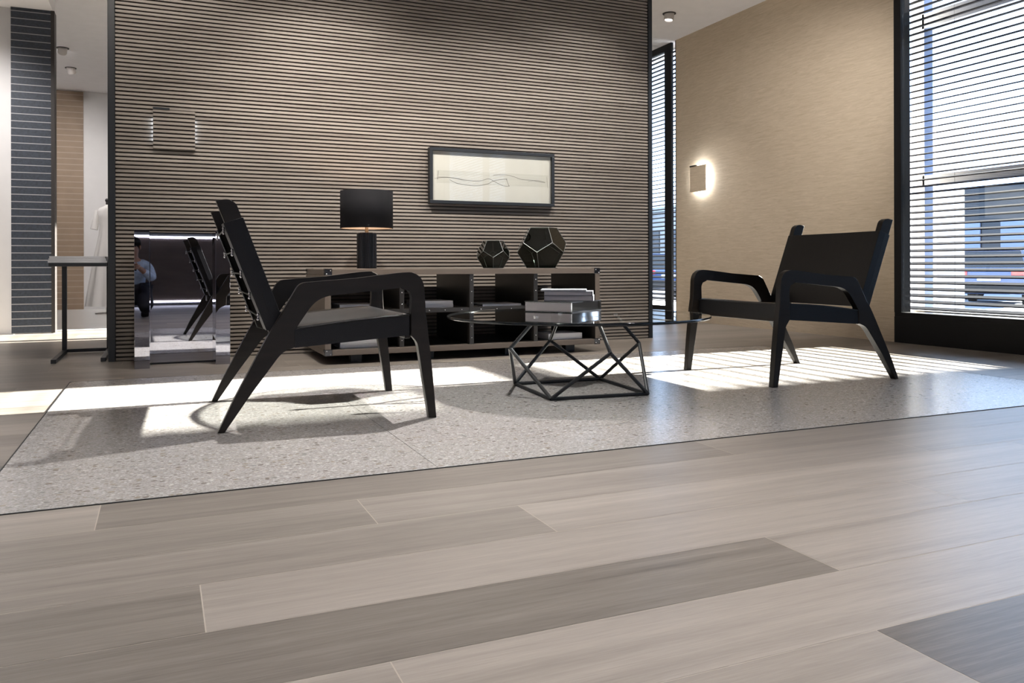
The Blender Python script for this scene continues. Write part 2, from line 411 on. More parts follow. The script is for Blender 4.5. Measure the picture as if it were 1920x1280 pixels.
struct('trim_2', (XR + 0.003, XR + 0.09, 7.575, 7.592, 0, CH), M['frame_black'])

# slatted partition wall
WY = 5.77
WX0, WX1 = -0.262, 3.755
def build_slats(bm, x0, x1, z0, z1, yf, dep, pitch=0.0263, zoff=0.006, fill=0.60):
    n0 = int(math.floor((z0 - zoff) / pitch)); n = n0
    while True:
        a = zoff + n * pitch; b = a + pitch * fill
        if a >= z1: break
        if b > z0:
            box(bm, x0, x1, yf, yf + dep, max(a, z0), min(b, z1))
        n += 1
wb = bobj('wall_back', (WX0, WX1, WY + 0.014, WY + 0.13, 0, CH), M['slat_back']); tag(wb, kind='structure')
bm = bmesh.new(); build_slats(bm, WX0 + .002, WX1 - .002, 0.002, CH - .005, WY, 0.016)
obj('wall_slats', bm, M['slat'], wb)
struct('trim_3', (WX0 - 0.042, WX0, WY - 0.012, WY + 0.142, 0, CH), M['black_metal'], 0.002)
struct('trim_4', (WX1, WX1 + 0.036, WY - 0.012, WY + 0.142, 0, CH), M['black_metal'], 0.002)

# ------------------------------------------------------------------ windows on the street side
def build_window(name, y0, y1, mull, sill=0.237, top=CH, fw=0.065, deep=0.10, ext=0.25):
    root = empty(name, (XR, y0, 0)); tag(root, kind='structure')
    Mx = Matrix.Translation((-XR, -y0, 0))
    bm = bmesh.new()
    box(bm, XR, XR + deep + ext, y0, y1, 0, sill - .035, mtx=Mx)
    box(bm, XR + .004, XR + deep, y0, y1, sill - .035, sill, mtx=Mx)
    box(bm, XR, XR + deep, y1 - fw, y1, sill, top, mtx=Mx)
    box(bm, XR, XR + deep, y0, y0 + fw, sill, top, mtx=Mx)
    box(bm, XR, XR + deep, y0 + fw, y1 - fw, top - .07, top, mtx=Mx)
    for a in mull: box(bm, XR, XR + deep, a - fw / 2, a + fw / 2, sill, top - .07, mtx=Mx)
    obj('window_frame', bm, M['frame_black'], root)
    ys = [y0 + fw] + [q for a in mull for q in (a - fw / 2, a + fw / 2)] + [y1 - fw]
    for i in range(0, len(ys), 2):
        bobj('window_pane', (XR + .020, XR + .026, ys[i] + .0005, ys[i + 1] - .0005, sill + .0005, top - .0705), M['clear_glass'], root, mtx=Mx)
    return root
build_window('window_1', -4.2, 4.645, [-2.0, 0.4, 2.75])
build_window('window_2', 7.67, 8.95, [], sill=0.15, fw=0.13, ext=0.0, deep=0.03)
struct('wall_right_far', (XR, XR + 0.09, 8.95, 13.3, 0, CH), M['white_wall'])
# narrow fixed pane in the slot between the papered wall and the second window
slot = bobj('window_3', (XR + .06, XR + .066, 7.593, 7.669, 0.03, CH), M['clear_glass']); tag(slot, kind='structure')
struct('trim_5', (XR + .04, XR + .1, 7.593, 7.669, 0.0, 0.03), M['ext_white'])

def build_blind(name, y0, y1, x, z0, z1, label, pitch=0.0505, wd=0.072, tilt=12.0, cords=()):
    root = empty(name, (x, y0, z0)); tag(root, label, 'blind')
    bm = bmesh.new(); t = math.radians(tilt)
    z = z0 + 0.03
    while z < z1:
        R = Matrix.Translation((0, 0, z - z0)) @ Matrix.Rotation(-t, 4, 'Y')
        box(bm, -wd / 2, wd / 2, 0, y1 - y0, -0.0044, 0.0044, mtx=R); z += pitch
    obj('slats', bm, M['blind'], root)
    for c in cords:
        bm = bmesh.new(); cyl(bm, (-wd * .35, c - y0, 0), (-wd * .35, c - y0, z1 - z0), 0.0012, seg=6)
        obj('cord', bm, M['blind'], root)
    bobj('bottom_rail', (-0.03, 0.03, 0, y1 - y0, 0.0, 0.014), M['sample_grey'], root)
    return root
BX = XR + 0.20
build_blind('window_blind', 2.77, 4.88, BX, 0.235, CH - .02, 'dark horizontal louvre blind outside the large window beside the beige wall', cords=(4.25, 3.3))
build_blind('window_blind', -4.15, 2.75, BX, 0.235, CH - .02, 'long dark louvre blind on the window run nearest the camera', cords=(2.0, 0.5, -1.5, -3.2))
build_blind('window_blind', 7.62, 9.3, BX, 0.19, CH - .02, 'dark louvre blind in the narrow window left of the beige wall', cords=(8.3, 9.1))

# ------------------------------------------------------------------ ceiling spotlights
def spotlight(x, y, tgt, power, label, size=45, lit=True, blend=1.0, col=(1.0, 0.86, 0.72), group=None):
    r = empty('ceiling_spotlight', (x, y, CH)); tag(r, label, 'spotlight', group)
    bm = bmesh.new(); lathe(bm, [(0.052, 0.0), (0.066, 0.0), (0.066, -0.006), (0.052, -0.006), (0.052, 0.0)], 32)
    obj('ring', bm, M['spot_ring'], r)
    d = (Vector(tgt) - Vector((x, y, CH))).normalized()
    q = d.to_track_quat('-Z', 'Y').to_matrix().to_4x4()
    off = Matrix.Translation((0, 0, -0.005)) @ q
    bm = bmesh.new(); lathe(bm, [(0.0, 0.03), (0.045, 0.03), (0.049, 0.02), (0.049, -0.06), (0.045, -0.066), (0.040, -0.066), (0.038, -0.05), (0.0, -0.05)], 32)
    for v in bm.verts: v.co = off @ v.co
    o = obj('housing', bm, M['spot_body'], r)
    bm = bmesh.new(); lathe(bm, [(0.0, -0.056), (0.02, -0.0565), (0.037, -0.056)], 24)
    for v in bm.verts: v.co = off @ v.co
    obj('lens', bm, M['spot_lens'] if lit else M['spot_body'], r)
    if lit and power > 0:
        ld = bpy.data.lights.new('spot_light', 'SPOT'); ld.energy = power; ld.spot_size = math.radians(size); ld.spot_blend = blend
        ld.color = col; ld.shadow_soft_size = 0.03
        lo = bpy.data.objects.new('spot_light', ld); COL.objects.link(lo); lo.parent = r
        lo.matrix_local = off @ Matrix.Translation((0, 0, -0.07))
    return r
WARM = (1.0, 0.93, 0.85); NEU = (1.0, 0.955, 0.93)
spotlight(0.95, 4.35, (1.25, WY, 0.85), 160, 'ceiling spot washing the slatted wall above the table lamp', 80, col=WARM)
spotlight(3.55, 4.35, (2.75, WY, 0.80), 120, 'ceiling spot washing the slatted wall right of the picture', 80, col=WARM)
spotlight(-0.05, 4.35, (0.15, WY, 1.5), 45, 'added ceiling spot brightening the slatted wall above the mirror pedestal', 85, col=WARM)  # extra lamp, added to lift the dim left end of the wall
spotlight(2.25, 4.35, (2.2, WY, 0.85), 85, 'ceiling spot in front of the slatted wall, aimed at the picture', 75, col=WARM)
spotlight(1.88, 3.95, (0.85, 3.4, 0), 300, 'ceiling spot above the coffee table, aimed at the left armchair', 60, col=NEU)
spotlight(2.9, 2.1, (2.8, 2.0, 0), 55, 'ceiling spot above the wood floor right of the armchairs', 85, col=NEU)
spotlight(0.2, 1.9, (0.2, 1.7, 0), 115, 'ceiling spot above the front edge of the terrazzo', 85, col=NEU)
spotlight(1.6, 0.8, (1.6, 0.7, 0), 90, 'ceiling spot above the foreground planks', 85, col=NEU)
spotlight(4.68, 6.80, (4.3, 6.8, 0), 60, 'lit round ceiling spot beside the top of the beige wall', 80, col=NEU)
spotlight(-1.02, 10.6, (-1.5, 12.9, 1.2), 110, 'lit ceiling spot in the far room behind the blue panel edge', 90, col=NEU)
spotlight(-1.03, 11.62, (-0.6, 12.9, 1.0), 0, 'unlit ceiling spot furthest back in the far room', lit=False)
spotlight(-1.6, 7.2, (-1.5, 8.5, 1.0), 100, 'ceiling spot washing the blue board panel and white wall', 85, col=NEU)
spotlight(3.9, 3.2, (5.3, 6.7, 1.0), 140, 'added ceiling spot brightening the beige wall behind the right armchair', 58, col=NEU)  # lamp added only to brighten the beige wall
spotlight(0.9, 9.5, (0.6, 10.5, 0), 120, 'ceiling spot behind the slatted partition', 90, col=NEU)

# ------------------------------------------------------------------ armchairs
def make_chair():
    r = empty('armchair')
    W = 0.78; T = 0.036
    rear = [(0.0, 0.0), (0.024, 0.0), (0.12, 0.141), (0.225, 0.283), (0.262, 0.297), (0.272, 0.300), (0.275, 0.367), (0.219, 0.419), (0.179, 0.353), (0.053, 0.112)]
    rear = rounded(rear, {3: 0.03, 8: 0.05})
    front = [(0.789, 0.0), (0.820, 0.0), (0.803, 0.18), (0.784, 0.358), (0.778, 0.41), (0.716, 0.41), (0.716, 0.330), (0.742, 0.302)]
    front = rounded(front, {7: 0.02})
    arm = [(0.275, 0.367), (0.338, 0.463), (0.385, 0.489), (0.695, 0.519), (0.721, 0.490), (0.716, 0.41), (0.778, 0.41), (0.769, 0.540),
           (0.737, 0.578), (0.678, 0.577), (0.504, 0.556), (0.290, 0.540), (0.219, 0.419)]
    arm = rounded(arm, {1: 0.04, 2: 0.03, 3: 0.022, 4: 0.02, 7: 0.03, 8: 0.03, 9: 0.05, 11: 0.022})
    for s in (-1, 1):
        ya, yb = (-W / 2, -W / 2 + T) if s < 0 else (W / 2 - T, W / 2)
        obj('leg', prism(rear, ya, yb, .004, [(0.275, 0.367), (0.219, 0.419)]), M['chair_wood'], r)
        obj('leg', prism(front, ya, yb, .004, [(0.716, 0.41), (0.778, 0.41)]), M['chair_wood'], r)
        obj('armrest', prism(arm, ya, yb, .004, [(0.275, 0.367), (0.219, 0.419), (0.716, 0.41), (0.778, 0.41)]), M['chair_wood'], r)
        # reclined back post on the inner side of the frame
        yc0, yc1 = (-W / 2 + T + .002, -W / 2 + T + .037) if s < 0 else (W / 2 - T - .037, W / 2 - T - .002)
        post = rounded([(-0.003, 0.843), (0.045, 0.850), (0.069, 0.832), (0.243, 0.360), (0.225, 0.318), (0.193, 0.327)], {1: .02, 2: .012})
        obj('back_post', prism(post, yc0, yc1, .004), M['chair_wood'], r)
    # stretchers between the side frames
    bobj('front_rail', (0.700, 0.722, -W / 2 + T, W / 2 - T, 0.315, 0.375), M['chair_wood'], r, .003)
    bobj('rear_rail', (0.250, 0.272, -W / 2 + T + .04, W / 2 - T - .04, 0.300, 0.352), M['chair_wood'], r, .003)
    # leather seat: a slung block, softly dished, rounded front edge
    bm = bmesh.new()
    nx, ny = 16, 14
    y0, y1 = -W / 2 + .006, W / 2 - .006
    def top(u, v):
        x = 0.272 + u * (0.742 - 0.272 - .002)
        sag = -0.016 * math.sin(PI * v) ** .8 * math.sin(PI * min(1, u * 1.02)) + 0.006 * math.sin(PI * u)
        z = 0.372 + (0.415 - 0.372) * u + sag
        if u > .93: z -= 0.012 * ((u - .93) / .07) ** 2
        return x, z
    T1 = {}; B1 = {}
    for i in range(nx + 1):
        for j in range(ny + 1):
            u = i / nx; v = j / ny; x, z = top(u, v)
            y = y0 + (y1 - y0) * v
            if u > 0.93: y = max(-W / 2 + T + .001, min(W / 2 - T - .001, y)) if x > 0.712 else y
            T1[i, j] = bm.verts.new((x, y, z)); B1[i, j] = bm.verts.new((x, y, 0.298 + (0.332 - 0.298) * u))
    for i in range(nx):
        for j in range(ny):
            f = bm.faces.new((T1[i, j], T1[i + 1, j], T1[i + 1, j + 1], T1[i, j + 1])); f.smooth = True
            bm.faces.new((B1[i, j], B1[i, j + 1], B1[i + 1, j + 1], B1[i + 1, j]))
    for i in range(nx):
        bm.faces.new((T1[i, 0], B1[i, 0], B1[i + 1, 0], T1[i + 1, 0])); bm.faces.new((T1[i, ny], T1[i + 1, ny], B1[i + 1, ny], B1[i, ny]))
    for j in range(ny):
        bm.faces.new((T1[0, j], T1[0, j + 1], B1[0, j + 1], B1[0, j])); bm.faces.new((T1[nx, j], B1[nx, j], B1[nx, j + 1], T1[nx, j + 1]))
    bd = [e for e in bm.edges if len(e.link_faces) == 2 and e.calc_face_angle(0) > 0.9]
    bmesh.ops.bevel(bm, geom=bd, offset=0.007, segments=3, affect='EDGES', profile=0.6)
    st = obj('seat', bm, M['leather'], r)
    # stitched piping along the seat edges
    for yy in (y0 - .001, y1 + .001):
        pr = None; bm = bmesh.new()
        for i in range(0, nx + 1):
            x, z = top(i / nx, 0.0)
            if x > 0.712: break
            p = (x, yy, z - 0.004)
            if pr: cyl(bm, pr, p, 0.0028, seg=6)
            pr = p
        obj('piping', bm, M['leather'], st)
    # leather back sling wrapped round both posts
    bm = bmesh.new()
    fx0, fx1 = 0.069 + .004, 0.243 + .004   # front line of the post, top -> bottom
    bx0, bx1 = -0.003 - .004, 0.193 - .004
    def line(xa, za, xb, zb, z): return xa + (xb - xa) * (z - za) / (zb - za)
    zt, zb = 0.783, 0.385
    nz_ = 14
    oy = W / 2 - T + .0005   # outside the posts, tucked to the frame
    rows = []
    for k in range(nz_ + 1):
        z = zt + (zb - zt) * k / nz_
        xf = line(0.069, .832, 0.243, .360, z) + .004; xb_ = line(-.003, .843, .193, .327, z) - .004
        zr = z - 0.022   # wrap line drops slightly toward the rear
        xr_ = line(-.003, .843, .193, .327, zr) - .004
        ring = [(xr_ - .002, -oy + .115, zr), (xr_, -oy + .045, zr), (xr_, -oy + .003, zr), ((xf + xr_) / 2, -oy - .0, (z + zr) / 2), (xf, -oy + .004, z)]
        nn = 12
        for q in range(1, nn):
            v = q / nn
            ring.append((xf - 0.020 * math.sin(PI * v) * (0.6 + 0.4 * math.sin(PI * k / nz_)), -oy + 2 * oy * v, z))
        ring += [(xf, oy - .004, z), ((xf + xr_) / 2, oy, (z + zr) / 2), (xr_, oy - .003, zr), (xr_, oy - .045, zr), (xr_ - .002, oy - .115, zr)]
        rows.append([bm.verts.new(p) for p in ring])
    for k in range(nz_):
        for i in range(len(rows[0]) - 1):
            f = bm.faces.new((rows[k][i], rows[k][i + 1], rows[k + 1][i + 1], rows[k + 1][i])); f.smooth = False
    bk = obj('backrest', bm, M['leather'], r)
    so = bk.modifiers.new('thick', 'SOLIDIFY'); so.thickness = 0.0035; so.offset = 0.0
    be = bk.modifiers.new('soft', 'BEVEL'); be.width = 0.003; be.segments = 2; be.limit_method = 'ANGLE'; be.angle_limit = 0.7
    # lacing behind the backrest: five rows of clasps and cords
    for k in range(5):
        z = 0.735 - k * 0.080
        x = line(-.003, .843, .193, .327, z) - .0085
        for s in (-1, 1):
            bm = bmesh.new()
            sphere(bm, (x - .005, s * (oy - .030), z + .008), 0.0058, 1); sphere(bm, (x - .005, s * (oy - .030), z - .010), 0.0058, 1)
            box(bm, x - .004, x - .001, s * (oy - .048) - .012, s * (oy - .048) + .012, z - .010, z + .008, .001)
            cyl(bm, (x - .005, s * (oy - .030), z + .008), (x - .005, s * (oy - .030), z - .010), .0028, seg=8)
            obj('clasp', bm, M['steel_clear'], bk, True)
        bm = bmesh.new(); cyl(bm, (x - .004, -oy + .05, z), (x - .004, oy - .05, z), 0.003, seg=8)
        obj('cord', bm, M['cord'], bk)
    # pull tab hanging from the lower edge of the sling
    bobj('strap_end', (0.187, 0.200, -oy + .02, -oy + .07, 0.300, 0.350), M['steel_clear'], r, .002)
    return r
ch = make_chair()
tag(ch, 'black leather armchair on the left, its back toward the mirror pedestal', 'chair', 'sling armchairs on the terrazzo')
ch.location = (0.199, 3.485, FZ); ch.rotation_euler = (0, 0, math.radians(-1.6))
ch2 = copy_tree(ch)
tag(ch2, 'black leather armchair on the right, in front of the beige wall', 'chair', 'sling armchairs on the terrazzo')
ch2.location = (3.592, 3.497, FZ); ch2.rotation_euler = (0, 0, math.radians(180 - 1.9))

# ------------------------------------------------------------------ coffee table
def build_table():
    cx, cy = 1.858, 3.478
    r = empty('coffee_table', (cx, cy, FZ)); tag(r, 'round smoked glass coffee table on a black geometric wire base', 'table')
    GZ = 0.368 - FZ
    bm = bmesh.new(); R = 0.632
    rings = lathe(bm, [(0.0, GZ), (0.2, GZ), (R - .003, GZ)], 96); 
    obj('glass_top', bm, M['table_glass'], r)
    bm = bmesh.new(); lathe(bm, [(R - .003, GZ), (R, GZ - .003), (R, GZ - .009), (R - .003, GZ - .012)], 96)
    obj('glass_edge', bm, M['table_edge'], r)
    def ang(a, rad, z): return Vector((rad * math.cos(math.radians(a)), rad * math.sin(math.radians(a)), z))
    bot = [Vector(p) for p in ((-.213, .270, .008), (-.258, -.232, .008), (.218, -.280, .008), (.262, .242, .008))]
    # mid points lie outside the middle of each side
    mids = [Vector(p) for p in ((-.352, .010, .2145), (-.006, -.323, .209), (.345, -.008, .214), (.012, .325, .213))]
    topv = [Vector((m.x * .62, m.y * .62, GZ - .014)) for m in mids]
    tw = 0.0088
    def rod(a, b, name='rod'):
        bm = bmesh.new(); cyl(bm, a, b, tw, seg=8); obj(name, bm, M['black_metal'], r)
    for i in range(4):
        rod(bot[i], bot[(i + 1) % 4], 'base_rod')
        rod(mids[i], bot[i], 'diagonal_rod'); rod(mids[i], bot[(i + 1) % 4], 'diagonal_rod')
        rod(mids[i], topv[i], 'upright_rod')
        bm = bmesh.new(); cyl(bm, topv[i], topv[i] + Vector((0, 0, .014)), .014, seg=16); obj('glass_pad', bm, M['chrome'], r)
build_table()

# ------------------------------------------------------------------ books
def book(label, x, y, z, w_, d_, h, rz, cover, group=None, pages=None, name='book', cover_t=0.002, spine=None):
    """w_ along local x (fore-edge side faces -y), spine on +x"""
    r = empty(name, (x, y, z), rz); tag(r, label, 'book', group)
    pages = pages or M['paper']
    bobj('pages', (-w_ / 2 + .002, w_ / 2 - .006, -d_ / 2 + .003, d_ / 2 - .003, cover_t, h - cover_t), pages, r)
    bm = bmesh.new()
    box(bm, -w_ / 2, w_ / 2, -d_ / 2, d_ / 2, 0, cover_t)
    box(bm, -w_ / 2, w_ / 2, -d_ / 2, d_ / 2, h - cover_t, h)
    if not spine: box(bm, w_ / 2 - .0055, w_ / 2, -d_ / 2, d_ / 2, cover_t, h - cover_t)
    obj('cover', bm, cover, r)
    if spine: tag(bobj('spine', (w_ / 2 - .0055, w_ / 2, -d_ / 2, d_ / 2, cover_t, h - cover_t), spine, r), 'mirror bright spine')
    return r
TZ = 0.3685
# big book: corners A(1.72,3.81) B(1.88,3.584) C(2.169,3.728)
ax = math.atan2(3.584 - 3.81, 1.88 - 1.723)
def place_book(label, B, ang_, w_, d_, h, z, cover, **k):
    """B = corner nearest the camera; local x runs toward B from the left corner"""
    ux = Vector((math.cos(ang_), math.sin(ang_))); uy = Vector((-ux.y, ux.x))
    c = Vector(B) - ux * (w_ / 2) + uy * (d_ / 2)
    return book(label, c.x, c.y, z, w_, d_, h, ang_, cover, **k)
place_book('thick glossy black book lying flat on the glass table, under the pile', (1.885, 3.585), ax, 0.275, 0.335, 0.054, TZ, M['cover_black'], cover_t=.004, spine=M['foil'])
a2 = math.atan2(3.63 - 3.76, 2.05 - 1.83)
place_book('white-edged book lying directly on the thick black book', (2.045, 3.655), a2, 0.255, 0.20, 0.027, TZ + .0545, M['cover_grey'], group='books piled on the glass table', cover_t=.002)
place_book('middle book of the pile on the glass table, pale edges', (2.043, 3.657), a2 + .01, 0.252, 0.20, 0.022, TZ + .082, M['cover_grey'], cover_t=.0025)
place_book('thin magazine topmost on the pile on the glass table', (2.018, 3.678), a2 + .03, 0.238, 0.185, 0.008, TZ + .1045, M['cover_print'], pages=M['paper'], cover_t=.001)

# ------------------------------------------------------------------ console
CX0, CX1, CY0, CY1, CZ0, CZ1 = 0.925, 2.850, 5.00, 5.70, 0.055, 0.589
def build_console():
    r = empty('console_shelf', (CX0, CY0, 0)); tag(r, 'long low taupe shelving console with open black bays against the slatted wall', 'shelf')
    X = CX1 - CX0; D = CY1 - CY0; t = 0.036
    bobj('top_panel', (0, X, 0, D, CZ1 - t, CZ1), M['console'], r, .003)
    bobj('bottom_panel', (0, X, 0, D, CZ0, CZ0 + t), M['console'], r, .003)
    for x in (0.0, X - t): bobj('side_panel', (x, x + t, 0.0, D, CZ0 + t, CZ1 - t), M['console'], r)
    # dark liners of the bays
    xs = [1.411, 1.885, 2.352]
    edges = [CX0 + t] + [v for a in xs for v in (a - .0145, a + .0145)] + [CX1 - t]
    sh = 0.306
    for a in xs:
        dv = bobj('divider', (a - CX0 - .0145, a - CX0 + .0145, .004, D, CZ0 + t, CZ1 - t), M['console_dark'], r, .001)
        for z in (.514, .438, .363, .209, .133):
            bm = bmesh.new(); sphere(bm, (a - CX0, .003, z), .0048, 1, (1, .6, 1)); obj('rivet', bm, M['chrome'], dv, True)
    for i in range(0, 8, 2):
        a, b = edges[i] - CX0, edges[i + 1] - CX0
        s = bobj('shelf', (a, b, .006, D - .02, sh, sh + .028), M['console_dark'], r, .001)
        for q in (.12, .38, .62, .88):
            bm = bmesh.new(); sphere(bm, (a + (b - a) * q, .005, sh + .014), .0048, 1, (1, .6, 1)); obj('rivet', bm, M['chrome'], s, True)
    for s, x0 in ((0, t), (1, X - t - .002)):
        bobj('side_lining', (x0, x0 + .002, .004, D, CZ0 + t, CZ1 - t), M['console_dark'], r)
    bobj('bottom_lining', (t + .002, X - t - .002, .02, D, CZ0 + t, CZ0 + t + .0015), M['console_dark'], r)
    for x in (.18, .66, 1.24, X - .22):
        for y in (.10, D - .12): bobj('foot', (x, x + .07, y, y + .06, 0.0, CZ0), M['black_metal'], r)
    for x in (0, X):
        for z in (CZ0, CZ1):
            for y in (0, D):
                sx = 1 if x == 0 else -1; sz = 1 if z == CZ0 else -1; sy = 1 if y == 0 else -1
                bm = bmesh.new()
                box(bm, *sorted((x - sx * .002, x + sx * .045)), *sorted((y - sy * .002, y + sy * .045)), *sorted((z - sz * .002, z + sz * .040)), .004)
                c = obj('corner_bracket', bm, M['black_chrome'], r)
                if y == 0:
                    for dx, dz in ((.034, .010), (.010, .030)):
                        bm = bmesh.new(); sphere(bm, (x + sx * dx, -.004, z + sz * dz), .0055, 1); obj('rivet', bm, M['chrome'], c, True)
    return r
build_console()
zb_ = CZ0 + .036 + .0015; zs = .306 + .028
def pile(x0, x1, z, h, n, tmpl, y=5.10, d=.26, rz=0.0, cover=None):
    hh = h / n
    for i in range(n):
        lab = tmpl if n == 1 else tmpl + (', lowest of the pile' if i == 0 else (', topmost of the pile' if i == n - 1 else ', middle of the pile'))
        book(lab, (x0 + x1) / 2, y + d / 2, z + i * (hh + .0003), (x1 - x0) - .004 * i, d, hh, rz, cover or M['paper_white'], pages=M['paper_white'], group=None, cover_t=.0012)
pile(1.035, 1.290, zb_, .046, 2, 'white book in the lower left bay of the console')
pile(1.035, 1.270, zs, .030, 1, 'white book on the upper left shelf of the console')
pile(1.540, 1.790, zs, .042, 2, 'white book on the console shelf in the second bay')
pile(2.000, 2.285, zs, .014, 1, 'thin white book on the console shelf in the third bay')
pile(2.480, 2.745, zb_, .040, 1, 'white book in the lower right bay of the console', y=5.07)

# ------------------------------------------------------------------ table lamp
def build_lamp():
    r = empty('table_lamp', (1.270, 5.36, CZ1 + .0015)); tag(r, 'black drum shade table lamp on the taupe console', 'lamp')
    bm = bmesh.new()
    seg = 64; zs_ = [0.0, 0.004, 0.236, 0.240]; rings = []
    for z in zs_:
        rr = []
        for i in range(seg * 2):
            a = PI * i / seg; rad = (0.064 if 0 < z < .24 else .061) + 0.0016 * (1 if i % 4 < 2 else -1)
            rr.append(bm.verts.new((rad * math.cos(a), rad * math.sin(a), z)))
        rings.append(rr)
    for k in range(3):
        for i in range(seg * 2):
            j = (i + 1) % (seg * 2); bm.faces.new((rings[k][i], rings[k][j], rings[k + 1][j], rings[k + 1][i]))
    bm.faces.new(rings[0][::-1]); bm.faces.new(rings[-1])
    obj('lamp_base', bm, M['lamp_base'], r)
    bm = bmesh.new(); cyl(bm, (0, 0, .240), (0, 0, .30), .012, .009, 20); obj('stem', bm, M['brass'], r, False)
    bm = bmesh.new(); lathe(bm, [(.172, .268), (.1745, .268), (.1745, .517), (.172, .517)], 72); obj('lamp_shade', bm, M['shade'], r)
    sh = r.children[-1]
    bm = bmesh.new(); lathe(bm, [(.1705, .269), (.1705, .516)], 72); obj('shade_lining', bm, M['shade_in'], sh)
    bm = bmesh.new()
    for a in (0, 120, 240): cyl(bm, (0, 0, .30), (.171 * math.cos(math.radians(a)), .171 * math.sin(math.radians(a)), .30), .0016, seg=6)
    obj('shade_ring', bm, M['brass'], sh)
    bm = bmesh.new(); sphere(bm, (0, 0, .355), .028, 2, (1, 1, 1.3)); obj('bulb', bm, M['bulb'], r, True)
    ld = bpy.data.lights.new('bulb_light', 'POINT'); ld.energy = 2; ld.color = (1, .72, .55); ld.shadow_soft_size = .03
    lo = bpy.data.objects.new('bulb_light', ld); COL.objects.link(lo); lo.parent = r; lo.location = (0, 0, .43)
build_lamp()

# ------------------------------------------------------------------ dodecahedral glass vases
def vase(label, x, y, z, height, spin):
    phi = (1 + 5 ** .5) / 2
    vs_ = [Vector(p) for p in [(a, b, c) for a in (-1, 1) for b in (-1, 1) for c in (-1, 1)]]
    for a in (-1, 1):
        for b in (-1, 1):
            vs_ += [Vector((0, a / phi, b * phi)), Vector((a / phi, b * phi, 0)), Vector((a * phi, 0, b / phi))]
    n = Vector((1, 0, phi)).normalized()   # a face normal
    q = n.rotation_difference(Vector((0, 0, 1)))
    vs_ = [q @ v for v in vs_]
    zmax = max(v.z for v in vs_); s = height / (2 * zmax)
    nrm = [q @ Vector(p).normalized() for p in ((1, 0, -phi), (-1, 0, phi), (0, phi, 1), (0, -phi, 1), (phi, 1, 0), (phi, -1, 0))]
    up = [v for v in nrm if .3 < v.z < .6][0]     # one of the five upper faces looks toward the room
    R = Matrix.Rotation(math.atan2(-y, -x) + spin - math.atan2(up.y, up.x), 3, 'Z')
    vs_ = [R @ (v * s) + Vector((0, 0, height / 2)) for v in vs_]
    bm = bmesh.new()
    for v in vs_: bm.verts.new(v)
    bmesh.ops.convex_hull(bm, input=bm.verts)
    bmesh.ops.dissolve_limit(bm, angle_limit=0.05, verts=bm.verts, edges=bm.edges)
    r = empty('glass_vase', (x, y, z)); tag(r, label, 'vase')
    es = [(e.verts[0].co.copy(), e.verts[1].co.copy()) for e in bm.edges]
    topf = max(bm.faces, key=lambda f: f.calc_center_median().z)
    bmesh.ops.delete(bm, geom=[topf], context='FACES_ONLY')
    g = obj('glass_body', bm, M['vase_glass'], r)
    bm = bmesh.new()
    for a, b in es: cyl(bm, a, b, .0016, seg=6)
    obj('seams', bm, M['seam'], r)
vase('small dark green faceted glass vase on the console, left of the large one', 2.16, 5.30, CZ1 + .0025, 0.193, math.radians(0))
vase('large dark green faceted glass vase at the right end of the console', 2.545, 5.31, CZ1 + .0025, 0.290, math.radians(-11))

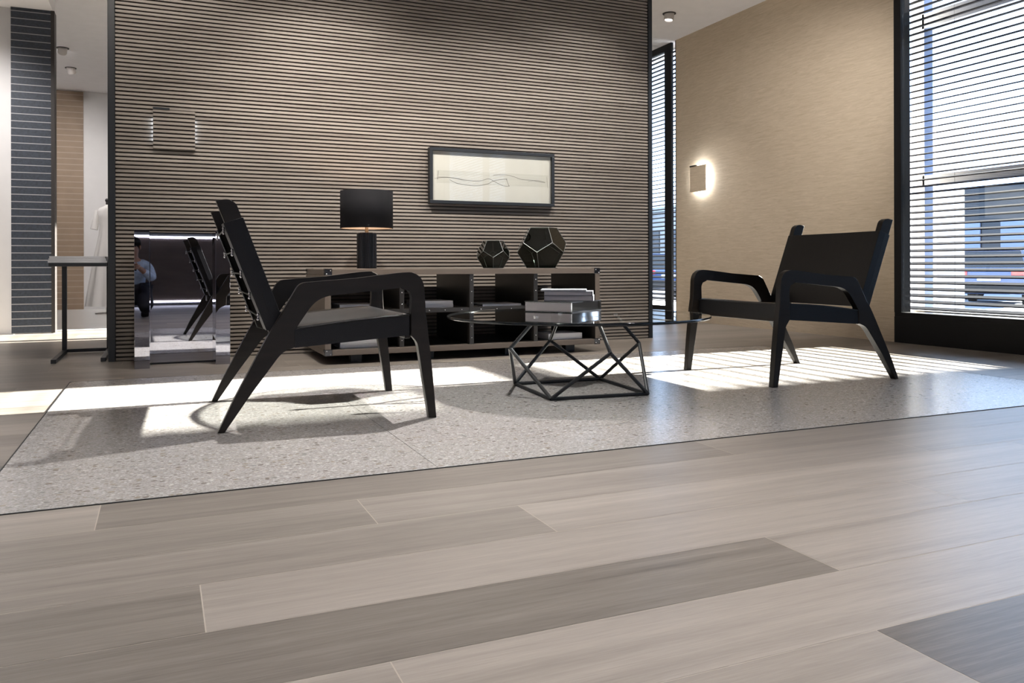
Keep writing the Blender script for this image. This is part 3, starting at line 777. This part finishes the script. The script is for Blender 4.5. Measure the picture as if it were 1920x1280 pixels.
# ------------------------------------------------------------------ framed drawing
def build_picture():
    x0, x1, z0, z1 = 1.828, 2.855, 1.072, 1.487
    r = empty('framed_drawing', (x0, WY - .001, z0)); tag(r, 'long black framed pencil line drawing on the slatted wall', 'picture')
    W_, H_ = x1 - x0, z1 - z0; f = .024; dep = .050
    bm = bmesh.new()
    for d in ((0, W_, 0, f), (0, W_, H_ - f, H_), (0, f, f, H_ - f), (W_ - f, W_, f, H_ - f)):
        box(bm, d[0], d[1], -dep, 0, d[2], d[3], .0015)
    obj('frame', bm, M['black_metal'], r)
    p = bobj('paper', (f, W_ - f, -.026, -.022, f, H_ - f), M['art_paper'], r)
    bobj('shaded_band', (f + .035, W_ - f - .02, -.0264, -.0261, H_ * .37, H_ * .60), M['art_tint'], p)
    bm = bmesh.new()
    def stroke(pts, wd):
        pr = None
        for u, v in pts:
            q = Vector((f + u * (W_ - 2 * f), -.0268, f + v * (H_ - 2 * f)))
            if pr is not None:
                d = (q - pr).normalized(); n = Vector((-d.z, 0, d.x)) * wd
                a = [bm.verts.new(s) for s in (pr - n, pr + n, q + n, q - n)]; bm.faces.new(a)
            pr = q
    def smooth(keys, n=60):
        out = []
        for i in range(n + 1):
            t = i / n * (len(keys) - 1); k = min(int(t), len(keys) - 2); u = t - k
            p0 = keys[max(k - 1, 0)]; p1 = keys[k]; p2 = keys[k + 1]; p3 = keys[min(k + 2, len(keys) - 1)]
            out.append(tuple(.5 * ((2 * p1[m]) + (-p0[m] + p2[m]) * u + (2 * p0[m] - 5 * p1[m] + 4 * p2[m] - p3[m]) * u * u + (-p0[m] + 3 * p1[m] - 3 * p2[m] + p3[m]) * u ** 3) for m in (0, 1)))
        return out
    stroke(smooth([(.05, .47), (.12, .475), (.2, .46), (.28, .43), (.38, .425), (.46, .48), (.5, .44), (.57, .36), (.61, .34), (.64, .35)]), .0013)
    stroke(smooth([(.14, .43), (.2, .36), (.3, .33), (.38, .33), (.46, .38), (.5, .44), (.56, .475), (.62, .49)]), .0012)
    stroke(smooth([(.5, .56), (.56, .575), (.62, .575), (.68, .545), (.74, .50), (.84, .485), (.95, .45)]), .0012)
    stroke(smooth([(.02, .44), (.1, .47), (.2, .455), (.26, .41)]), .0008)
    stroke(smooth([(.8, .46), (.88, .49), (.95, .46)]), .0007)
    stroke([(.61, .50), (.635, .34)], .0012); stroke([(.05, .6), (.043, .42)], .0012); stroke([(.965, .58), (.975, .33)], .0007)
    obj('pencil_lines', bm, M['pencil'], p)
    bobj('picture_glass', (f, W_ - f, -.040, -.0385, f, H_ - f), M['pic_glass'], r)
build_picture()

# ------------------------------------------------------------------ square wall lights
def wall_light_slat():
    x0, x1, z0, z1 = -0.040, 0.216, 1.372, 1.628
    r = empty('wall_light', (x0, WY, z0)); tag(r, 'square wall light faced with slats like the wall around it', 'wall light')
    W_ = x1 - x0; H_ = z1 - z0
    bobj('back_box', (.012, W_ - .012, -.004, .0, .012, H_ - .012), M['slat_back'], r)
    bobj('face_plate', (0, W_, -.014, -.011, 0, H_), M['slat_back'], r)
    bm = bmesh.new(); build_slats(bm, .001, W_ - .001, .001, H_ - .001, -.030, .016, zoff=.004)
    obj('slat_facing', bm, M['slat'], r)
    bobj('led_strip', (.001, .004, -.010, -.004, .05, H_ - .05), M['sconce_dim'], r)
    bobj('led_strip', (W_ - .004, W_ - .001, -.010, -.004, .05, H_ - .05), M['sconce_dim'], r)
    bobj('switch_tab', (0, .10, -.033, -.012, H_, H_ + .014), M['black_metal'], r)
wall_light_slat()
def wall_light_beige():
    y0, y1, z0, z1 = 6.965, 7.235, 1.395, 1.668
    r = empty('wall_light', (XR, y0, z0)); tag(r, 'square backlit wall light glowing on the beige wall', 'wall light')
    W_ = y1 - y0; H_ = z1 - z0
    bobj('face_plate', (-.062, -.050, 0, W_, 0, H_), M['beige'], r, .001)
    bobj('back_box', (-.050, 0, .05, W_ - .05, .05, H_ - .05), M['slat_back'], r)
    bm = bmesh.new()
    for d in ((.036, .046, .03, H_ - .03), (W_ - .046, W_ - .036, .03, H_ - .03), (.046, W_ - .046, .036, .046), (.046, W_ - .046, H_ - .046, H_ - .036)):
        box(bm, -.046, -.010, d[0], d[1], d[2], d[3])
    obj('led_strip', bm, M['sconce'], r)
    bobj('switch_tab', (-.066, -.050, W_ - .11, W_, H_, H_ + .012), M['black_metal'], r)
wall_light_beige()

# ------------------------------------------------------------------ mirrored pedestal
def build_pedestal():
    r = empty('mirror_pedestal', (-.140, 5.28, 0)); tag(r, 'smoked mirror pedestal with side pilasters, standing before the slatted wall', 'pedestal')
    H_ = .826
    bobj('pilaster', (0, .083, 0, .40, 0, H_), M['smoke_mirror'], r, .001)
    bobj('pilaster', (.455, .540, .045, .40, 0, H_), M['smoke_mirror'], r, .001)
    bobj('mirror_front', (.083, .455, .205, .40, .012, H_ - .006), M['smoke_mirror'], r)
    bobj('plinth', (.09, .45, .215, .39, 0, .012), M['black_metal'], r)
build_pedestal()

# ------------------------------------------------------------------ left side: panels, display table, far room
def board_panel(name, x0, x1, y, z0, z1, pitch, gap, bm_mat, gap_mat, label, edge=None):
    r = empty(name, (x0, y, z0)); tag(r, label, 'wall panel')
    bobj('backing', (0, x1 - x0, -.0212, 0, 0, z1 - z0), gap_mat, r)
    bm = bmesh.new(); z = 0
    while z < z1 - z0 - .002:
        box(bm, 0.0, x1 - x0, -.0222, -.0212, z + gap / 2, min(z + pitch - gap / 2, z1 - z0)); z += pitch
    obj('boards', bm, bm_mat, r)
    if edge: bobj('edge_post', (x1 - x0, x1 - x0 + edge, -.03, .12, 0, z1 - z0), M['panel_edge'], r)
    return r
board_panel('slate_board_panel', -1.233, -.916, 8.54, .006, 2.964, .0665, .0075, M['blue_board'], M['board_gap'],
            'tall slate blue board panel with pale joints at the left', edge=.03)
board_panel('tan_board_panel', -1.45, -1.003, 13.11, .0, CH - .01, .083, .008, M['tan_board'], M['tan_gap'],
            'tall tan board panel on the far white wall')
pl = bobj('platform', (-2.6, .4, 8.72, 13.05, .0005, .010), M['platform'], bev=.002)
tag(pl, 'low white glossy platform on the floor of the far room', 'platform')

def build_display_table():
    x0, x1, y0, y1 = -.640, -.310, 5.80, 6.50
    r = empty('display_table', (x0, y0, 0)); tag(r, 'narrow black steel display table beside the slatted wall end', 'table')
    W_ = x1 - x0; D = y1 - y0
    bobj('tabletop', (0, W_, 0, D, .610, .632), M['black_metal'], r, .001)
    for x in (.01, W_ - .04):
        bobj('leg', (x, x + .03, D - .05, D - .02, .025, .610), M['black_metal'], r)
        bobj('foot', (x, x + .03, .0, D - .02, 0, .025), M['black_metal'], r, .002)
    bobj('cross_bar', (.04, W_ - .04, D - .05, D - .025, .008, .030), M['black_metal'], r)
    for i, lab in enumerate(('pale grey sample board lowest in the stack on the narrow black table', 'pale grey sample board in the middle of the stack on the narrow black table',
                             'pale grey sample board on top of the stack on the narrow black table')):
        z = .6325 + i * .0142
        o = bobj('sample_board', (x0 - .004 + .004 * i, x1 - .006 * i, y0 + .002 * i, y1 - .03, z, z + .0136), M['sample_grey'], bev=.0012)
        tag(o, lab, 'sample board')
build_display_table()

def build_dress_form():
    r = empty('dress_form', (-.62, 11.6, .010)); tag(r, 'dress form in a long white gown with a dark neck knob in the far room', 'dress form')
    bm = bmesh.new()
    prof = [(.0, 1.40), (.022, 1.40), (.03, 1.385), (.085, 1.355), (.118, 1.31), (.105, 1.22), (.085, 1.12), (.10, 1.0), (.14, .8), (.18, .55), (.215, .3), (.24, .10)]
    seg = 64; rings = []
    for k, (rad, z) in enumerate(prof):
        fold = 0.0 if k < 5 else .10 * (k - 4) / 7
        rings.append([bm.verts.new((rad * (1 + fold * math.sin(9 * t + k * .25)) * math.cos(t), .72 * rad * (1 + fold * math.sin(9 * t + k * .25)) * math.sin(t), z)) for t in [2 * PI * i / seg for i in range(seg)]])
    for k in range(len(prof) - 1):
        for i in range(seg):
            j = (i + 1) % seg
            f = bm.faces.new((rings[k][i], rings[k][j], rings[k + 1][j], rings[k + 1][i])); f.smooth = True
    obj('gown', bm, M['dress'], r)
    for s in (-1, 1):
        bm = bmesh.new()
        cyl(bm, (s * .105, 0, 1.32), (s * .15, -.01, 1.08), .035, .045, 20); obj('sleeve', bm, M['dress'], r)
    bm = bmesh.new(); sphere(bm, (0, 0, 1.455), .026, 2); cyl(bm, (0, 0, 1.39), (0, 0, 1.45), .016, seg=16); obj('neck_knob', bm, M['knob'], r, True)
    bm = bmesh.new(); cyl(bm, (0, 0, 0), (0, 0, .4), .015, seg=12); cyl(bm, (0, 0, 0), (0, 0, .012), .14, seg=32); obj('stand', bm, M['spot_body'], r)
build_dress_form()

# ------------------------------------------------------------------ behind the camera (seen in the mirrors)
def build_counter():
    r = empty('reception_counter', (-3.0, -3.6, 0)); tag(r, 'long brown reception counter with light strips, behind the camera', 'counter')
    bobj('body', (0, 6.0, 0, .60, .06, 1.06), M['rear_wall'], r)
    bobj('worktop', (-.03, 6.03, -.05, .66, 1.10, 1.14), M['sample_grey'], r, .004)
    bobj('plinth', (.05, 5.95, .05, .54, 0, .06), M['black_metal'], r)
    bobj('led_strip', (.02, 5.98, .602, .61, .05, .075), M['led'], r)
    bobj('led_strip', (.02, 5.98, .602, .61, 1.065, 1.095), M['led'], r)
build_counter()

def skin_body(name, nodes, edges, root, mat, parent, sub=2):
    me = bpy.data.meshes.new(name)
    me.from_pydata([n[0] for n in nodes], edges, [])
    o = link(name, me, mat, parent)
    sk = o.modifiers.new('skin', 'SKIN'); sk.use_smooth_shade = True
    lay = me.skin_vertices[0].data if me.skin_vertices else None
    if lay is None:
        bm = bmesh.new(); bm.from_mesh(me); bm.verts.layers.skin.verify(); bm.to_mesh(me); bm.free(); lay = me.skin_vertices[0].data
    for i, n in enumerate(nodes):
        rr = n[1]; lay[i].radius = rr if isinstance(rr, tuple) else (rr, rr); lay[i].use_root = (i == root)
    ss = o.modifiers.new('sub', 'SUBSURF'); ss.levels = sub; ss.render_levels = sub
    return o
def build_person():
    # crouched beside the camera, facing the slatted wall (+y); origin at the feet
    r = empty('person', (-.30, -.20, 0)); tag(r, 'person crouching in a pale blue shirt and dark trousers holding a camera', 'person')
    # body (skin) : pelvis, spine, neck, head, arms, legs
    n = [((0, -.12, .26), .11), ((0, -.10, .40), (.13, .10)), ((0, -.04, .55), (.15, .10)), ((0, .0, .66), (.10, .08)), ((0, .02, .72), .05), ((0, .04, .80), (.075, .09)), ((0, .045, .875), (.07, .085)),
         ((-.17, .0, .62), .05), ((-.22, .12, .46), .042), ((-.10, .27, .58), .032), ((-.07, .31, .60), .03),
         ((.17, .0, .62), .05), ((.22, .12, .46), .042), ((.10, .27, .58), .032), ((.07, .31, .60), .03),
         ((-.11, -.10, .27), .07), ((-.15, .24, .38), .045), ((-.15, .09, .10), .036), ((-.15, .10, .045), .034),
         ((.11, -.10, .27), .07), ((.15, .22, .13), .045), ((.13, -.15, .095), .036), ((.13, -.20, .05), .034)]
    e = [(0, 1), (1, 2), (2, 3), (3, 4), (4, 5), (5, 6), (3, 7), (7, 8), (8, 9), (9, 10), (3, 11), (11, 12), (12, 13), (13, 14),
         (0, 15), (15, 16), (16, 17), (17, 18), (0, 19), (19, 20), (20, 21), (21, 22)]
    body = skin_body('body', n, e, 0, M['skin'], r)
    # shirt over torso and upper arms
    s = [((0, -.12, .30), .125), ((0, -.10, .40), (.145, .115)), ((0, -.04, .55), (.165, .115)), ((0, .0, .655), (.115, .095)),
         ((-.17, .0, .62), .062), ((-.22, .12, .46), .053), ((-.12, .25, .565), .042), ((.17, .0, .62), .062), ((.22, .12, .46), .053), ((.12, .25, .565), .042)]
    skin_body('shirt', s, [(0, 1), (1, 2), (2, 3), (3, 4), (4, 5), (5, 6), (3, 7), (7, 8), (8, 9)], 0, M['shirt'], r)
    t = [((0, -.12, .28), (.16, .14)), ((-.11, -.08, .28), .115), ((-.15, .24, .38), .088), ((-.15, .09, .09), .062), ((.11, -.08, .28), .115), ((.15, .22, .13), .088), ((.13, -.16, .095), .062)]
    skin_body('trousers', t, [(0, 1), (1, 2), (2, 3), (0, 4), (4, 5), (5, 6)], 0, M['trousers'], r)
    bm = bmesh.new(); sphere(bm, (0, .020, .885), .098, 3, (.95, 1.05, 1.0))
    for v in bm.verts:
        if v.co.y > .035 and v.co.z < .905: v.co.y = .035
        if v.co.z < .82: v.co.z = .82
        if v.co.y > .035: v.co.y = .035 + (v.co.y - .035) * 1.05
    obj('hair', bm, M['hair'], r, True)
    # face details
    bm = bmesh.new(); sphere(bm, (0, .135, .835), .014, 2, (.8, 1, 1.6)); obj('nose', bm, M['skin'], r, True)
    bm = bmesh.new(); sphere(bm, (0, .122, .800), .018, 2, (1.3, .6, .35)); obj('mouth', bm, M['knob'], r, True)
    for sx in (-1, 1):
        bm = bmesh.new(); sphere(bm, (sx * .03, .118, .862), .012, 2); obj('eye', bm, M['knob'], r, True)
        bm = bmesh.new(); sphere(bm, (sx * .082, .03, .845), .022, 2, (.4, .8, 1.3)); obj('ear', bm, M['skin'], r, True)
        # hands: palm chain with five fingers closing round the camera
        hn = [((sx * .07, .31, .60), .026), ((sx * .060, .345, .615), .022)]
        he = [(0, 1)]
        for k in range(4):
            b = len(hn); z = .645 - k * .019
            hn += [((sx * .056, .365, z), .009), ((sx * .045, .395, z), .0085), ((sx * .022, .402, z), .008)]
            he += [(1, b), (b, b + 1), (b + 1, b + 2)]
        b = len(hn); hn += [((sx * .052, .325, .645), .010), ((sx * .038, .322, .665), .009)]; he += [(0, b), (b, b + 1)]
        skin_body('hand', hn, he, 0, M['skin'], r)
    bm = bmesh.new()
    for sx, yy in ((-.15, .12), (.13, -.22)): box(bm, sx - .045, sx + .045, yy - .10, yy + .14, 0, .07, .02)
    obj('shoes', bm, M['cover_black'], r)
    c = empty('photo_camera', (-.30, .157, .565)); tag(c, 'black photo camera held by the crouching person', 'camera')
    bobj('camera_body', (-.05, .05, -.005, .035, .0, .085), M['cover_black'], c, .006)
    bm = bmesh.new(); cyl(bm, (0, .035, .042), (0, .10, .042), .032, seg=24); obj('camera_lens', bm, M['cover_black'], c)
build_person()

# ------------------------------------------------------------------ street outside
SZ = -0.45
st = bobj('street_ground', (5.75, 90, -60, 80, SZ - .2, SZ), M['asphalt']); tag(st, kind='structure')
pv = bobj('pavement', (5.72, 9.5, -20, 40, SZ, -.04), M['pavement'], bev=.01); tag(pv, 'pale stone pavement along the shop window', 'pavement')
def road_mark(x0, x1, y0, y1, lab):
    tag(bobj('road_marking', (x0, x1, y0, y1, SZ, SZ + .004), M['road_paint']), lab, 'road marking', 'white road markings seen through the blind')
road_mark(17.6, 18.1, 12.9, 13.9, 'short white road marking seen beside the car through the blind')
road_mark(17.6, 18.4, 10.6, 11.2, 'shorter white road marking near the right frame edge behind the blind')
def ext_frame():
    r = empty('exterior_post_frame', (5.80, 4.80, -.04)); tag(r, 'grey steel post and beams standing just outside the blind', 'frame')
    bobj('post', (0, .10, -.02, .10, 0, 3.5), M['ext_steel'], r)
    bobj('beam', (.0, .10, -6.0, .0, 2.60, 2.72), M['ext_steel'], r)
    bobj('beam', (.0, .10, -6.0, .0, 1.305, 1.385), M['ext_steel'], r)
ext_frame()
wp = empty('white_pillar', (10.6, 9.05, -.45)); tag(wp, 'white rendered pillar outside at the left of the street view', 'pillar')
bobj('shaft', (0, .6, -.52, .0, 0, 3.1), M['ext_white'], wp); bobj('cap', (-.05, .65, -.57, .05, 3.1, 3.2), M['ext_white'], wp)
def facade(name, x, y0, y1, h, mat, label, wins, wmat, wh=(1.0, 2.6), depth=6):
    r = empty(name, (x, y0, SZ)); tag(r, label, 'building')
    bobj('wall', (0, depth, 0, y1 - y0, 0, h), mat, r)
    bobj('cornice', (-.25, depth, 0, y1 - y0, h, h + .3), mat, r)
    if wins:
        stp = (y1 - y0) / wins
        for i in range(wins):
            w_ = bobj('window', (-.06, -.01, stp * (i + .18), stp * (i + .82), wh[0], wh[1]), wmat, r)
    return r
facade('street_building', 33, 16, 26.5, 4.2, M['ext_dark'], 'low dark building across the street seen through the blind', 4, M['ext_steel'], (1.2, 3.0))
facade('street_building', 36, 27, 34, 4.4, M['ext_white'], 'white low building left of the dark one across the street', 3, M['ext_steel'], (1.0, 3.2))
facade('street_building', 30, 36, 60, 4.6, M['ext_grey'], 'grey low building seen through the narrow window', 6, M['ext_dark'], (1.0, 3.4))
facade('street_building', 24, -45, 3.32, 10.2, M['ext_grey'], 'unseen tall grey building added to keep sun off the near windows', 9, M['ext_dark'], (1.5, 8.5))  # out of view; added to block direct sun from the near window run

def car(name, label, x, y, rz, paint, L_=4.3, W_=1.76, H_=1.46):
    r = empty(name, (x, y, SZ), rz); tag(r, label, 'car')
    # side profile (local x forward), lofted over width with tumblehome
    prof = [(-L_ / 2, .32), (-L_ / 2 - .02, .55), (-L_ / 2 + .03, .92), (-L_ / 2 + .12, 1.0), (L_ / 2 - 1.15, .95), (L_ / 2 - .15, .78), (L_ / 2, .55), (L_ / 2 - .03, .28)]
    bm = bmesh.new()
    rings = []
    for yy, sc in ((-W_ / 2, .93), (-W_ / 2 + .06, 1.0), (W_ / 2 - .06, 1.0), (W_ / 2, .93)):
        rings.append([bm.verts.new((px * (1 if abs(sc - 1) < .01 else .985), yy, .30 + (pz - .30) * sc)) for px, pz in prof])
    for k in range(3):
        for i in range(len(prof)):
            j = (i + 1) % len(prof); bm.faces.new((rings[k][i], rings[k][j], rings[k + 1][j], rings[k + 1][i]))
    bm.faces.new(rings[0]); bm.faces.new(rings[-1][::-1])
    b = obj('body', bm, paint, r); bv = b.modifiers.new('b', 'BEVEL'); bv.width = .05; bv.segments = 3
    cab = [(-L_ / 2 + .22, .97), (-L_ / 2 + .50, H_ - .04), (-L_ / 2 + .9, H_), (.15, H_ - .02), (L_ / 2 - 1.15, .94)]
    bm = bmesh.new(); A = [bm.verts.new((px, -W_ / 2 + (.10 if pz < 1.1 else .22), pz)) for px, pz in cab]; B = [bm.verts.new((px, W_ / 2 - (.10 if pz < 1.1 else .22), pz)) for px, pz in cab]
    bm.faces.new(A); bm.faces.new(B[::-1])
    for i in range(5):
        j = (i + 1) % 5; bm.faces.new((A[i], B[i], B[j], A[j]))
    obj('cabin_glass', bm, M['car_glass'], r)
    bobj('roof', (-L_ / 2 + .72, .30, -W_ / 2 + .24, W_ / 2 - .24, H_ - .02, H_ + .015), paint, r, .01)
    for sx in (-L_ / 2 + .75, L_ / 2 - .80):
        for sy in (-1, 1):
            bm = bmesh.new(); cyl(bm, (sx, sy * (W_ / 2 - .20), .32), (sx, sy * (W_ / 2 + .005), .32), .32, seg=28); wl = obj('wheel', bm, M['tyre'], r)
            bm = bmesh.new(); cyl(bm, (sx, sy * (W_ / 2), .32), (sx, sy * (W_ / 2 + .015), .32), .19, seg=20); obj('hub', bm, M['chrome'], wl)
    for sy in (-1, 1): bobj('tail_light', (-L_ / 2 - .03, -L_ / 2 + .05, sy * (W_ / 2 - .22) - .17, sy * (W_ / 2 - .22) + .17, .80, .92), M['tail'], r, .01)
    bobj('number_plate', (-L_ / 2 - .045, -L_ / 2 - .015, -.26, .26, .66, .78), M['plate'], r)
    bobj('bumper', (-L_ / 2 - .05, -L_ / 2 + .1, -W_ / 2 + .03, W_ / 2 - .03, .34, .56), M['tyre'], r, .02)
    return r
yaw = math.atan2(.665, .95)
car('car', 'dark navy car parked across the street, its rear toward the window', 21.3, 15.2, math.radians(30), M['car_navy'])
car('car', 'white car left of the navy car across the street', 23.6, 19.2, math.radians(62), M['car_white'], H_=1.55)
car('car', 'dark car seen low through the narrow window', 15.5, 24.5, math.radians(85), M['car_navy'])
